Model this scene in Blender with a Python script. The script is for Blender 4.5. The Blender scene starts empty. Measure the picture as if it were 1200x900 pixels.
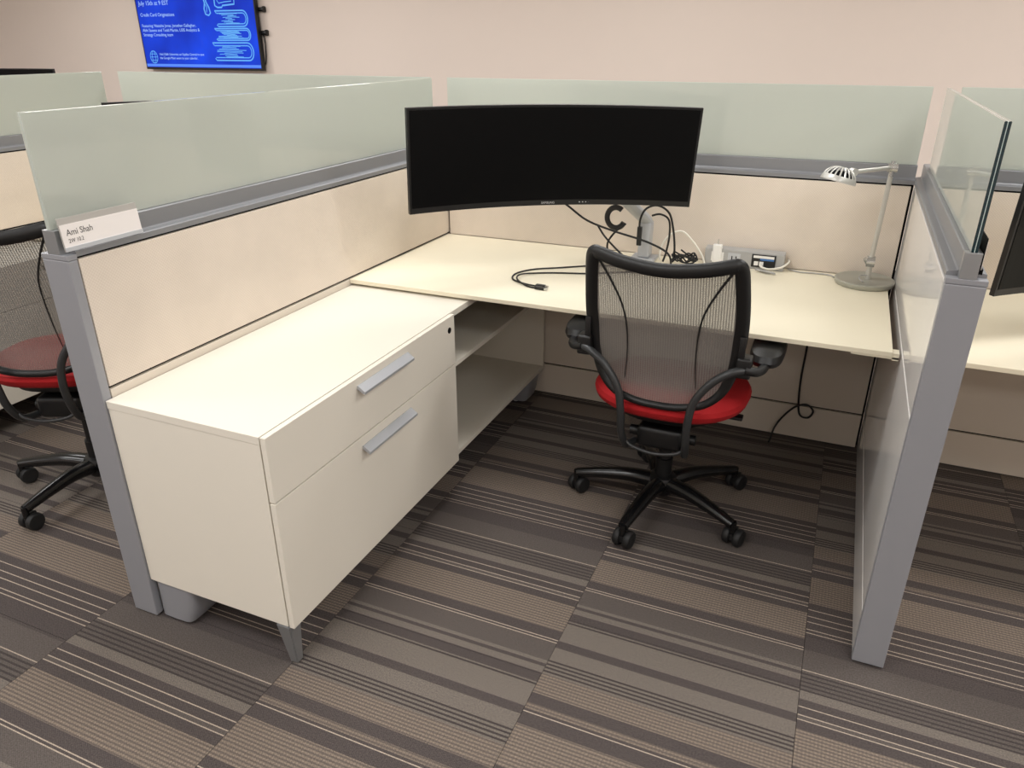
import bpy, bmesh, math, random
from mathutils import Vector, Matrix

random.seed(7)
scene = bpy.context.scene
col = scene.collection

# ------------------------------------------------------------------ camera
CAM = Vector((1.6527, -3.0855, 1.5529)); YAW, PITCH, ROLL, FPX = 0.4069, -0.4289, -0.0005, 877.43
cd = bpy.data.cameras.new('camera'); cam = bpy.data.objects.new('camera', cd); col.objects.link(cam)
fwd = Vector((-math.sin(YAW)*math.cos(PITCH), math.cos(YAW)*math.cos(PITCH), math.sin(PITCH)))
rgt = Vector((math.cos(YAW), math.sin(YAW), 0)); upv = rgt.cross(fwd)
r2 = rgt*math.cos(ROLL)+upv*math.sin(ROLL); u2 = -rgt*math.sin(ROLL)+upv*math.cos(ROLL)
cam.matrix_world = Matrix(((r2.x, u2.x, -fwd.x, CAM.x), (r2.y, u2.y, -fwd.y, CAM.y), (r2.z, u2.z, -fwd.z, CAM.z), (0, 0, 0, 1)))
cd.sensor_width = 36; cd.lens = FPX/1200*36; cd.clip_start = 0.02; cd.clip_end = 60
scene.camera = cam

# ------------------------------------------------------------------ world and exposure
w = bpy.data.worlds.new('world'); scene.world = w; w.use_nodes = True
w.node_tree.nodes['Background'].inputs[0].default_value = (1.0, 0.95, 0.88, 1)
w.node_tree.nodes['Background'].inputs[1].default_value = 0.0      # closed room: no sky light
vs = scene.view_settings
vs.view_transform = 'Standard'; vs.look = 'None'; vs.gamma = 1; vs.use_curve_mapping = False
vs.exposure = 0.0
LIGHT_W = 28.5
LIGHT_COL = (1.0, 0.995, 0.985)

# ------------------------------------------------------------------ materials
def srgb(r, g, b):
    f = lambda c: (c/255/12.92) if c/255 <= .04045 else ((c/255+.055)/1.055)**2.4
    return (f(r), f(g), f(b), 1)
def nodes_of(m):
    return m.node_tree.nodes, m.node_tree.links
def mat(name, c, rough=.5, metal=0., spec=.5, bump=None, vary=None, coat=0.):
    m = bpy.data.materials.new(name); m.use_nodes = True
    N, L = nodes_of(m); b = N['Principled BSDF']
    b.inputs['Base Color'].default_value = c; b.inputs['Roughness'].default_value = rough
    b.inputs['Metallic'].default_value = metal; b.inputs['Specular IOR Level'].default_value = spec
    b.inputs['Coat Weight'].default_value = coat
    tc = N.new('ShaderNodeTexCoord')
    if vary:
        sc, amt = vary
        n = N.new('ShaderNodeTexNoise'); n.inputs['Scale'].default_value = sc; n.inputs['Detail'].default_value = 4
        L.new(tc.outputs['Object'], n.inputs['Vector'])
        mx = N.new('ShaderNodeMix'); mx.data_type = 'RGBA'
        mx.inputs['A'].default_value = tuple(x*(1-amt) for x in c[:3])+(1,)
        mx.inputs['B'].default_value = tuple(min(1, x*(1+amt)) for x in c[:3])+(1,)
        L.new(n.outputs['Fac'], mx.inputs['Factor']); L.new(mx.outputs['Result'], b.inputs['Base Color'])
    if bump:
        sc, st = bump
        n = N.new('ShaderNodeTexNoise'); n.inputs['Scale'].default_value = sc; n.inputs['Detail'].default_value = 3
        L.new(tc.outputs['Object'], n.inputs['Vector'])
        bp = N.new('ShaderNodeBump'); bp.inputs['Strength'].default_value = st; bp.inputs['Distance'].default_value = .002
        L.new(n.outputs['Fac'], bp.inputs['Height']); L.new(bp.outputs['Normal'], b.inputs['Normal'])
    return m
def emit(name, c, s):
    m = bpy.data.materials.new(name); m.use_nodes = True
    b = m.node_tree.nodes['Principled BSDF']
    b.inputs['Base Color'].default_value = (.01, .01, .01, 1); b.inputs['Emission Color'].default_value = c
    b.inputs['Emission Strength'].default_value = s; b.inputs['Roughness'].default_value = .5; b.inputs['Specular IOR Level'].default_value = .1
    return m

M = {}
M['wall'] = mat('painted_wall', srgb(233, 219, 208), .85, bump=(260, .15), vary=(1.2, .03))
M['ceiling'] = mat('ceiling_tile', srgb(232, 228, 220), .9, bump=(160, .3))
M['grey'] = mat('grey_metal_paint', srgb(150, 151, 156), .42, .2, bump=(500, .05))
M['rail_grey'] = mat('grey_rail_metal', srgb(136, 137, 140), .4, .3)
M['alu'] = mat('brushed_aluminium', srgb(168, 170, 172), .34, .7)
M['handle_grey'] = mat('satin_grey_handle', srgb(176, 178, 182), .4, .3)
M['black_gap'] = mat('black_frame', srgb(10, 9, 9), .7, 0, .2)
M['laminate'] = mat('white_laminate', srgb(225, 219, 206), .45, 0, .25, vary=(3, .012))
M['desk'] = mat('cream_laminate', srgb(236, 228, 205), .40, 0, .35, vary=(3, .012))
M['panel_paint'] = mat('beige_panel_paint', srgb(212, 202, 188), .5, bump=(300, .05))
M['gloss_panel'] = mat('gloss_white_panel', srgb(234, 231, 227), .05, 0, .4)
M['black'] = mat('black_plastic', srgb(15, 15, 16), .42, bump=(400, .05))
M['black_gloss'] = mat('black_gloss', srgb(14, 14, 15), .22)
M['dark_tube'] = mat('charcoal_tube', srgb(52, 53, 54), .36, .2)
M['rubber'] = mat('black_rubber', srgb(18, 18, 19), .6)
M['red'] = mat('red_upholstery', srgb(165, 5, 14), .85, bump=(900, .4), vary=(60, .06))
M['white_plastic'] = mat('white_plastic', srgb(232, 230, 226), .4)
M['grey_plastic'] = mat('grey_plastic', srgb(165, 164, 162), .5)
M['light_grey'] = mat('light_grey_paint', srgb(182, 184, 187), .4)
M['lamp_metal'] = mat('silver_lamp_metal', srgb(196, 194, 188), .35, .45)
M['lamp_glass'] = mat('lamp_base_paint', srgb(168, 168, 158), .3, .3)
M['chrome'] = mat('chrome', srgb(205, 205, 203), .25, .85)
M['screen_off'] = mat('screen_off', srgb(11, 11, 12), .3, 0, .12)
M['paper'] = mat('card_paper', srgb(232, 226, 222), .6)
M['card_strip'] = mat('card_holder_strip', srgb(176, 172, 166), .3)
M['ink'] = mat('ink', srgb(50, 48, 48), .7)
M['logo'] = mat('logo_print', srgb(190, 190, 190), .5)
M['glass_edge'] = mat('glass_cut_edge', srgb(14, 44, 50), .12, 0, .6)
M['interlayer'] = mat('white_interlayer', srgb(205, 220, 216), .4)
M['cable_white'] = mat('white_cable', srgb(232, 228, 216), .5)
M['steel_leg'] = mat('steel_leg', srgb(150, 151, 152), .35, .6)
M['blue_label'] = mat('blue_label', srgb(60, 110, 170), .5)

def fabric_mat():
    m = mat('woven_panel_fabric', srgb(226, 213, 194), .9)
    N, L = nodes_of(m); b = N['Principled BSDF']; tc = N['Texture Coordinate']
    mp = N.new('ShaderNodeMapping'); L.new(tc.outputs['Object'], mp.inputs['Vector'])
    ch = N.new('ShaderNodeTexChecker'); ch.inputs['Scale'].default_value = 220
    ch.inputs['Color1'].default_value = srgb(220, 208, 193); ch.inputs['Color2'].default_value = srgb(213, 199, 184)
    L.new(mp.outputs[0], ch.inputs['Vector'])
    n = N.new('ShaderNodeTexNoise'); n.inputs['Scale'].default_value = 5; n.inputs['Detail'].default_value = 5
    L.new(tc.outputs['Object'], n.inputs['Vector'])
    mx = N.new('ShaderNodeMix'); mx.data_type = 'RGBA'; mx.blend_type = 'MULTIPLY'; mx.inputs['Factor'].default_value = .22
    L.new(ch.outputs['Color'], mx.inputs['A']); L.new(n.outputs['Color'], mx.inputs['B'])
    hs = N.new('ShaderNodeHueSaturation'); hs.inputs['Saturation'].default_value = .95; hs.inputs['Value'].default_value = 1.12
    L.new(mx.outputs['Result'], hs.inputs['Color']); L.new(hs.outputs[0], b.inputs['Base Color'])
    L.new(n.outputs['Fac'], mx.inputs['B'])
    bp = N.new('ShaderNodeBump'); bp.inputs['Strength'].default_value = .35; bp.inputs['Distance'].default_value = .001
    L.new(ch.outputs['Fac'], bp.inputs['Height']); L.new(bp.outputs['Normal'], b.inputs['Normal'])
    return m
M['fabric'] = fabric_mat()

def frosted_mat():
    m = bpy.data.materials.new('frosted_laminated_glass'); m.use_nodes = True
    N, L = nodes_of(m); N.clear()
    out = N.new('ShaderNodeOutputMaterial')
    d = N.new('ShaderNodeBsdfDiffuse'); d.inputs['Color'].default_value = srgb(224, 228, 218)
    t = N.new('ShaderNodeBsdfTranslucent'); t.inputs['Color'].default_value = srgb(222, 230, 220)
    mx = N.new('ShaderNodeMixShader'); mx.inputs[0].default_value = .42
    L.new(d.outputs[0], mx.inputs[1]); L.new(t.outputs[0], mx.inputs[2])
    g = N.new('ShaderNodeBsdfGlossy'); g.inputs['Roughness'].default_value = .03; g.inputs['Color'].default_value = (1, 1, 1, 1)
    fr = N.new('ShaderNodeFresnel'); fr.inputs['IOR'].default_value = 1.5
    m2 = N.new('ShaderNodeMixShader'); L.new(fr.outputs[0], m2.inputs[0]); L.new(mx.outputs[0], m2.inputs[1]); L.new(g.outputs[0], m2.inputs[2])
    L.new(m2.outputs[0], out.inputs[0])
    return m
M['frosted'] = frosted_mat()

def mesh_fabric():
    m = bpy.data.materials.new('chair_mesh_fabric'); m.use_nodes = True
    N, L = nodes_of(m); N.clear()
    out = N.new('ShaderNodeOutputMaterial'); tc = N.new('ShaderNodeTexCoord')
    sp = N.new('ShaderNodeSeparateXYZ'); L.new(tc.outputs['Object'], sp.inputs[0])
    def wave(sock, pitch):
        a = N.new('ShaderNodeMath'); a.operation = 'MULTIPLY'; a.inputs[1].default_value = 2*math.pi/pitch; L.new(sock, a.inputs[0])
        s = N.new('ShaderNodeMath'); s.operation = 'SINE'; L.new(a.outputs[0], s.inputs[0]); return s.outputs[0]
    wx = wave(sp.outputs['X'], .0075); wz = wave(sp.outputs['Z'], .0056)
    a = N.new('ShaderNodeMath'); a.operation = 'MULTIPLY_ADD'; a.inputs[1].default_value = .13; a.inputs[2].default_value = .81; L.new(wx, a.inputs[0])
    b = N.new('ShaderNodeMath'); b.operation = 'MULTIPLY_ADD'; b.inputs[1].default_value = .07; L.new(wz, b.inputs[0]); L.new(a.outputs[0], b.inputs[2])
    d = N.new('ShaderNodeBsdfPrincipled'); d.inputs['Base Color'].default_value = srgb(118, 113, 108); d.inputs['Roughness'].default_value = .7
    tr = N.new('ShaderNodeBsdfTransparent')
    mx = N.new('ShaderNodeMixShader'); L.new(b.outputs[0], mx.inputs[0]); L.new(tr.outputs[0], mx.inputs[1]); L.new(d.outputs[0], mx.inputs[2])
    L.new(mx.outputs[0], out.inputs[0])
    return m
M['mesh'] = mesh_fabric()

def carpet_mat():
    m = bpy.data.materials.new('striped_carpet'); m.use_nodes = True
    N, L = nodes_of(m); b = N['Principled BSDF']; b.inputs['Roughness'].default_value = .95; b.inputs['Specular IOR Level'].default_value = .15
    at = N.new('ShaderNodeVertexColor'); at.layer_name = 'stripe'
    gp = N.new('ShaderNodeNewGeometry'); sp = N.new('ShaderNodeSeparateXYZ'); L.new(gp.outputs['Position'], sp.inputs[0])
    # tweed: fine rows of light dashes, alpha carries the amount
    def mth(op, *a):
        n = N.new('ShaderNodeMath'); n.operation = op
        for i, x in enumerate(a):
            if hasattr(x, 'links'): L.new(x, n.inputs[i])
            else: n.inputs[i].default_value = x
        return n.outputs[0]
    row = mth('SINE', mth('MULTIPLY', sp.outputs['Y'], 2*math.pi/.0105))
    dash = mth('SINE', mth('MULTIPLY', sp.outputs['X'], 2*math.pi/.009))
    rowm = mth('MULTIPLY_ADD', row, .5, .5)
    tw = mth('MULTIPLY', mth('MULTIPLY', rowm, mth('MULTIPLY_ADD', dash, .22, .78)), at.outputs['Alpha'])
    n = N.new('ShaderNodeTexNoise'); n.inputs['Scale'].default_value = 260; n.inputs['Detail'].default_value = 2; L.new(gp.outputs['Position'], n.inputs['Vector'])
    mx = N.new('ShaderNodeMix'); mx.data_type = 'RGBA'; L.new(tw, mx.inputs['Factor']); L.new(at.outputs['Color'], mx.inputs['A']); mx.inputs['B'].default_value = srgb(150, 135, 120)
    br = N.new('ShaderNodeMix'); br.data_type = 'RGBA'; br.blend_type = 'MULTIPLY'; br.inputs['Factor'].default_value = 1.
    L.new(mx.outputs['Result'], br.inputs['A'])
    cb = N.new('ShaderNodeCombineColor')
    v = mth('MULTIPLY_ADD', n.outputs['Fac'], 1.2, .36)
    st = mth('MULTIPLY_ADD', mth('MULTIPLY', mth('SINE', mth('MULTIPLY', sp.outputs['Y'], 2*math.pi/.0052)), mth('SINE', mth('MULTIPLY', sp.outputs['X'], 2*math.pi/.0075))), .16, 1.0)
    v = mth('MULTIPLY', v, st)
    for i in range(3): L.new(v, cb.inputs[i])
    L.new(cb.outputs[0], br.inputs['B']); L.new(br.outputs['Result'], b.inputs['Base Color'])
    bp = N.new('ShaderNodeBump'); bp.inputs['Strength'].default_value = .5; bp.inputs['Distance'].default_value = .003
    L.new(n.outputs['Fac'], bp.inputs['Height']); L.new(bp.outputs['Normal'], b.inputs['Normal'])
    return m
M['carpet'] = carpet_mat()
M['subfloor'] = mat('subfloor', srgb(52, 47, 45), .95)

# ------------------------------------------------------------------ mesh helpers
def obj(name, bm, m, parent=None, smooth=False):
    me = bpy.data.meshes.new(name)
    bmesh.ops.recalc_face_normals(bm, faces=bm.faces[:])
    bm.to_mesh(me); bm.free()
    for k in (m if isinstance(m, (list, tuple)) else [m]): me.materials.append(M[k] if isinstance(k, str) else k)
    if smooth:
        for p in me.polygons: p.use_smooth = True
        try: me.set_sharp_from_angle(angle=math.radians(40))
        except Exception: pass
    o = bpy.data.objects.new(name, me); col.objects.link(o)
    if parent: o.parent = parent
    return o
def empty(name, loc=(0, 0, 0), rz=0.):
    o = bpy.data.objects.new(name, None); col.objects.link(o); o.location = loc; o.rotation_euler = (0, 0, rz); o.empty_display_size = .1
    return o
def tag(o, label, cat, group=None):
    o['label'] = label; o['category'] = cat
    if group: o['group'] = group
    return o
def struct(o): o['kind'] = 'structure'; return o
def thing(name, label, cat, loc=(0, 0, 0), rz=0., group=None): return tag(empty(name, loc, rz), label, cat, group)
def copy_tree(o, parent=None, skip=()):
    c = o.copy(); col.objects.link(c); c.parent = parent
    for ch in o.children:
        if ch.name.split('.')[0] not in skip: copy_tree(ch, c, skip)
    return c
def box(bm, x0, x1, y0, y1, z0, z1, bev=0., seg=2):
    vs = [bm.verts.new((x, y, z)) for z in (z0, z1) for y in (y0, y1) for x in (x0, x1)]
    fs = [bm.faces.new([vs[i] for i in q]) for q in ((0, 2, 3, 1), (4, 5, 7, 6), (0, 1, 5, 4), (2, 6, 7, 3), (0, 4, 6, 2), (1, 3, 7, 5))]
    if bev:
        es = list({e for f in fs for e in f.edges})
        bmesh.ops.bevel(bm, geom=es, offset=bev, segments=seg, profile=.6, affect='EDGES')
    return bm
def B(*a, **k): return box(bmesh.new(), *a, **k)
def xf(bm, mtx):
    bmesh.ops.transform(bm, matrix=mtx, verts=bm.verts[:]); return bm
def cyl(bm, c, r1, r2, h, n=24, mtx=None, caps=True):
    m0 = Matrix.Translation(c) @ (mtx or Matrix()) @ Matrix.Translation((0, 0, h/2))
    bmesh.ops.create_cone(bm, cap_ends=caps, segments=n, radius1=r1, radius2=r2, depth=h, matrix=m0); return bm
def align(d):
    return Vector(d).to_track_quat('Z', 'Y').to_matrix().to_4x4()
def rod(bm, a, b, r1, r2=None, n=14):
    a, b = Vector(a), Vector(b); d = b-a
    return cyl(bm, a, r1, r2 if r2 is not None else r1, d.length, n, align(d))
def lathe(bm, prof, n=36, c=(0, 0, 0), mtx=None):
    rings = []
    for r, z in prof:
        if r < 1e-6: rings.append([bm.verts.new((0, 0, z))])
        else: rings.append([bm.verts.new((r*math.cos(2*math.pi*i/n), r*math.sin(2*math.pi*i/n), z)) for i in range(n)])
    vsn = [v for r in rings for v in r]
    for a, b in zip(rings, rings[1:]):
        for i in range(n):
            j = (i+1) % n
            if len(a) == 1 and len(b) == 1: continue
            if len(a) == 1: bm.faces.new((a[0], b[i], b[j]))
            elif len(b) == 1: bm.faces.new((a[i], b[0], a[j]))
            else: bm.faces.new((a[i], b[i], b[j], a[j]))
    bmesh.ops.transform(bm, matrix=Matrix.Translation(c) @ (mtx or Matrix()), verts=vsn)
    return bm
def smoothpath(pts, k=8, closed=False):
    P = [Vector(p) for p in pts]; n = len(P); out = []
    for i in range(n if closed else n-1):
        if closed: a, b, c, d = P[(i-1) % n], P[i], P[(i+1) % n], P[(i+2) % n]
        else: a, b, c, d = P[max(i-1, 0)], P[i], P[i+1], P[min(i+2, n-1)]
        for j in range(k):
            t = j/k
            out.append(.5*((2*b)+(c-a)*t+(2*a-5*b+4*c-d)*t*t+(3*b-a-3*c+d)*t**3))
    if not closed: out.append(P[-1])
    return out
def sweep(bm, P, wa, wb=None, nrm=None, n=10, closed=False):
    """elliptic tube along P; wa half-width across, wb half-depth along nrm (value or list)"""
    m = len(P); rings = []; prev = None
    for i in range(m):
        a = P[i-1] if (i > 0 or closed) else P[i]; b = P[(i+1) % m] if (i < m-1 or closed) else P[i]
        t = (b-a).normalized()
        if nrm is not None: k = Vector(nrm)
        else:
            k = prev if prev is not None else (Vector((0, 0, 1)) if abs(t.z) < .9 else Vector((0, 1, 0)))
        k = (k-t*k.dot(t)).normalized(); prev = k
        s = t.cross(k).normalized()
        ra = wa[i] if isinstance(wa, (list, tuple)) else wa
        rb = (wb[i] if isinstance(wb, (list, tuple)) else wb) if wb is not None else ra
        rings.append([bm.verts.new(P[i]+s*ra*math.cos(2*math.pi*j/n)+k*rb*math.sin(2*math.pi*j/n)) for j in range(n)])
    for i in range(m if closed else m-1):
        A, Bq = rings[i], rings[(i+1) % m]
        for j in range(n): bm.faces.new((A[j], A[(j+1) % n], Bq[(j+1) % n], Bq[j]))
    if not closed:
        bm.faces.new(rings[0][::-1]); bm.faces.new(rings[-1])
    return bm
def tube(pts, r, k=8, n=10, closed=False):
    return sweep(bmesh.new(), smoothpath(pts, k, closed), r, n=n, closed=closed)
def text_obj(name, body, size, m, parent, mtx, extrude=.0004, sx=1.):
    cu = bpy.data.curves.new(name, 'FONT'); cu.body = body; cu.size = size; cu.extrude = extrude; cu.resolution_u = 3
    t = bpy.data.objects.new(name, cu); col.objects.link(t)
    bpy.context.view_layer.update()
    me = bpy.data.meshes.new_from_object(t.evaluated_get(bpy.context.evaluated_depsgraph_get()))
    bpy.data.objects.remove(t)
    me.materials.clear(); me.materials.append(M[m] if isinstance(m, str) else m)
    me.transform(mtx @ Matrix.Diagonal((sx, 1, 1, 1)))
    o = bpy.data.objects.new(name, me); col.objects.link(o); o.parent = parent
    return o

# ------------------------------------------------------------------ measured layout (metres)
W = 1.894                 # clear width of the cubicle
LL, LR = 1.910, 1.286     # lengths of side panels
TL, TR, TB = .086, .078, .078
HS, HR, HG = 1.082, 1.149, 1.411
KICK = .157
HD = .735; DD = .808      # desk height and depth
HC, WC, LC, DS, CB = .7105, .516, 1.905, .946, .137

# ------------------------------------------------------------------ room shell
RX0, RX1, RY0, RY1, RZ = -8.5, 6.5, -6.5, 3.06, 2.75
struct(obj('floor', B(RX0, RX1, RY0, RY1, -.12, -.008), 'subfloor')); floor = bpy.data.objects['floor']
struct(obj('wall_back', B(RX0-.12, RX1+.12, RY1, RY1+.12, -.12, RZ), 'wall'))
struct(obj('wall_front', B(RX0-.12, RX1+.12, RY0-.12, RY0, -.12, RZ), 'wall'))
struct(obj('wall_left', B(RX0-.12, RX0, RY0, RY1, -.12, RZ), 'wall'))
struct(obj('wall_right', B(RX1, RX1+.12, RY0, RY1, -.12, RZ), 'wall'))
struct(obj('ceiling', B(RX0-.12, RX1+.12, RY0-.12, RY1+.12, RZ, RZ+.1), 'ceiling'))

def ceiling_light(x, y, row, place):
    t = thing('ceiling_light', 'flat rectangular light panel set in the white ceiling', 'ceiling light', (x, y, RZ), 0, 'ceiling light panels')
    fr = bmesh.new()
    for a in ((-.62, .62, -.32, -.30), (-.62, .62, .30, .32), (-.62, -.60, -.30, .30), (.60, .62, -.30, .30)): box(fr, a[0], a[1], a[2], a[3], -.02, -.001)
    obj('frame', fr, 'white_plastic', t)
    obj('diffuser', B(-.6, .6, -.3, .3, -.012, -.002), 'white_plastic', t)
    nm = 'ceiling_row_%d_panel_%d_offscreen' % (row, place)      # office ceiling panels, unseen above the frame; far-left column is an addition
    ld = bpy.data.lights.new(nm, 'AREA'); ld.shape = 'RECTANGLE'; ld.size = 1.18; ld.size_y = .58; ld.energy = LIGHT_W; ld.color = LIGHT_COL
    lo = bpy.data.objects.new(nm, ld); col.objects.link(lo); lo.parent = t; lo.location = (0, 0, -.022)
for ip, lx in enumerate((-7.4, -4.9, -2.3, .3, 2.9, 5.4)):
    for ir, ly in enumerate((-5.2, -3.0, -.8, 1.2)):
        if lx > -7 or ly < 0: ceiling_light(lx, ly, ir+1, ip+1)  # far-left column added to brighten the left wall; its back panel omitted to darken

# carpet tiles: striped, one object each
C_D, C_M, C_P, C_T, C_L, C_K = srgb(80, 73, 71), srgb(91, 84, 80), srgb(113, 105, 98), srgb(97, 88, 82), srgb(170, 156, 141), srgb(68, 62, 60)
SEQ = []
def S(c, wd, tw=0.): SEQ.append((c, wd, tw))
def line(): S(C_L, .0032)
S(C_T, .115, .75)                                                     # first tweed band
S(C_D, .035); line(); S(C_D, .007); line(); S(C_M, .07); S(C_P, .012); S(C_D, .012); S(C_P, .022); S(C_D, .035); S(C_P, .005); S(C_K, .006)
S(C_P, .075); S(C_D, .028); S(C_P, .05)
for _ in range(4): S(C_K, .006); S(C_P, .007)
S(C_T, .07, .7); S(C_D, .035); S(C_T, .02, .6); S(C_D, .008); line(); S(C_D, .04)
S(C_T, .13, .75); S(C_D, .03)
for q_ in (.028, .022, .03, .012): line(); S(C_D, q_)
line(); S(C_D, .07); S(C_M, .08); line()
for _ in range(5): S(C_M, .009); S(C_K, .006)
S(C_P, .03); S(C_D, .025); line(); S(C_D, .025); line(); S(C_M, .012); line(); S(C_D, .03)
PER = sum(s[1] for s in SEQ)
T3 = sum(s[1] for s in SEQ[:[i for i, s in enumerate(SEQ) if s[1] == .13][0]])
def stripes(y0, y1, anchor):
    """stripe list between world y0<y1; anchor = y where the sequence starts (it runs towards -y)"""
    out = []; k = math.floor((anchor-y1)/PER)-1; y = anchor-k*PER
    while y > y0:
        for c, wd, tw in SEQ:
            a, b = max(y-wd, y0), min(y, y1)
            if b-a > 1e-6: out.append((a, b, c, tw))
            y -= wd
    return out
TW = .6445; X0 = 1.1265
anch = {0: -1.13, -1: -1.38, -2: -2.19, -3: -1.755+T3, 1: -.95+T3, 2: -.6, -4: -1.2, 3: -.2, -5: -.9}
for i in range(-11, 7):
    for j in range(-10, 5):
        x0, x1 = X0+i*TW, X0+(i+1)*TW; y0, y1 = -.15+j*TW+(i % 3)*.21, -.15+(j+1)*TW+(i % 3)*.21
        if x0 > 4.2 or x1 < -5 or y0 > 2.6 or y1 < -3.4: continue
        if x1 > RX1 or x0 < RX0 or y1 > RY1 or y0 < RY0: continue
        a = anch.get(i, -.37*i)
        g = .0006; bm = bmesh.new(); cl = bm.loops.layers.float_color.new('stripe')
        cx_, cy_ = (x0+x1)/2, (y0+y1)/2
        for (sa, sb, c, tw) in stripes(y0+g, y1-g, a):
            f = bm.faces.new([bm.verts.new(p) for p in ((x0+g-cx_, sa-cy_, 0), (x1-g-cx_, sa-cy_, 0), (x1-g-cx_, sb-cy_, 0), (x0+g-cx_, sb-cy_, 0))])
            for lp in f.loops: lp[cl] = (c[0], c[1], c[2], tw)
        X, Y = (x0+g-cx_, x1-g-cx_), (y0+g-cy_, y1-g-cy_)
        for q in (((X[0], Y[0]), (X[1], Y[0])), ((X[1], Y[0]), (X[1], Y[1])), ((X[1], Y[1]), (X[0], Y[1])), ((X[0], Y[1]), (X[0], Y[0]))):
            f = bm.faces.new([bm.verts.new((q[0][0], q[0][1], 0)), bm.verts.new((q[1][0], q[1][1], 0)), bm.verts.new((q[1][0], q[1][1], -.007)), bm.verts.new((q[0][0], q[0][1], -.007))])
            for lp in f.loops: lp[cl] = (C_K[0], C_K[1], C_K[2], 0)
        bmesh.ops.remove_doubles(bm, verts=bm.verts[:], dist=1e-6)
        o = obj('carpet_tile', bm, 'carpet', floor); o.location = (cx_, cy_, 0)

# ------------------------------------------------------------------ partition panels
def partition(label, loc, rz, L, t, posts=(), face_a='fabric', lower_a='panel_paint', glass=None, edge_end=None, g0=0., g1=0., zt=.741):
    """panel running along local +x, face A looks to local -y; posts at 'start'/'end'"""
    p = thing('partition_panel', label, 'partition', loc, rz)
    xs, xe = (.026 if 'start' in posts else .0), (L-.026 if 'end' in posts else L)
    obj('core_frame', B(xs, xe, .012, t-.012, .012, 1.084), 'black_gap', p)
    a, b = xs+(.003 if 'start' in posts else .008)+g0, xe-(.003 if 'end' in posts else .008)-g1
    for nm, z0, z1, m in (('kick_plate', .006, KICK-.004, lower_a), ('lower_tile', KICK+.004, min(.733, zt-.002), lower_a), ('upper_tile', zt, 1.078, face_a)):
        obj(nm, B(a, b, 0, .0125, z0, z1, bev=.002), m, p)
    for nm, z0, z1, m in (('kick_plate', .006, KICK-.004, 'panel_paint'), ('lower_tile', KICK+.004, .733, 'panel_paint'), ('upper_tile', .741, 1.078, 'fabric')):
        obj(nm, B(xs+.008, xe-.008, t-.0125, t, z0, z1, bev=.002), m, p)
    for e in posts:
        x0, x1 = (0, .0255) if e == 'start' else (L-.0255, L)
        q = obj('end_post', B(x0, x1, -.001, t+.001, .006, 1.0785, bev=.003), 'grey', p)
        obj('post_cap', B(x0-.0005, x1+.0005, -.0015, t+.0015, 1.0790, 1.0916, bev=.0015), 'grey', q)
    r = bmesh.new()
    prof = [(.0, 1.0845), (.0, 1.0985), (.004, 1.1005), (.020, 1.1025), (.022, 1.106), (.022, 1.147), (.024, HR), (t-.024, HR), (t-.022, 1.147), (t-.022, 1.106), (t-.020, 1.1025), (t-.004, 1.1005), (t, 1.0985), (t, 1.0845)]
    rx0, rx1 = xs, xe
    v0 = [r.verts.new((rx0, y, z)) for y, z in prof]; v1 = [r.verts.new((rx1, y, z)) for y, z in prof]
    for i in range(len(prof)): r.faces.new((v0[i], v0[(i+1) % len(prof)], v1[(i+1) % len(prof)], v1[i]))
    r.faces.new(v0[::-1]); r.faces.new(v1)
    obj('top_rail', r, 'rail_grey', p)
    for e in posts:
        x0, x1 = (.001, .0255) if e == 'start' else (L-.0255, L-.001)
        obj('rail_end', B(x0, x1, .022, t-.022, 1.0918, HR, bev=.001), 'alu', p)
    if glass:
        gx0, gx1 = glass; yc = t/2
        for k, (ya, yb) in enumerate(((yc-.0065, yc-.0008), (yc+.0008, yc+.0065))):
            bm = B(gx0, gx1, ya, yb, HR+.0004, HG, bev=.0008, seg=1)
            o = obj('glass_pane', bm, ['frosted', 'glass_edge'], p)
            if edge_end:
                for f in o.data.polygons:
                    if abs(f.normal.x) > .7: f.material_index = 1
        obj('glass_interlayer', B(gx0+.001, gx1-.001, yc-.0007, yc+.0007, HR+.0004, HG-.001), 'interlayer', p)
    return p

partition('long cream fabric panel with frosted glass top and a name card behind the drawer cabinet', (0, -LL, 0), math.pi/2, LL+TB, TL, ('start',), glass=(.003, LL-.035))
partition('fabric panel with frosted glass top behind the curved monitor and task lamp', (0, 0, 0), 0, W, TB, glass=(-.007+.008, W-.003), zt=.7352)
partition('short glossy white panel with glass top and grey end post, right beside the task lamp', (W, TB, 0), -math.pi/2, LR+TB, TR, ('end',), face_a='gloss_panel', lower_a='gloss_panel', glass=(TB+.035, LR+TB-.001), edge_end=True, g0=TB)
FLX = -1.975
partition('frosted glass topped panel at the back of the cubicle holding the second red chair', (FLX+.001, 0, 0), 0, -FLX-TL-.002, TB, glass=(.006, -FLX-TL-.002), zt=.7352)
partition('fabric panel with frosted glass top beside the far cream desk, across from the second chair', (FLX, -LL, 0), math.pi/2, LL+TB, TL, ('start',), glass=(.003, LL-.03))
partition('fabric panel with frosted glass top behind the tilted dark monitor', (W+TR+.001, 0, 0), 0, 1.95, TB, glass=(.006, 1.94), zt=.7352)

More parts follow.
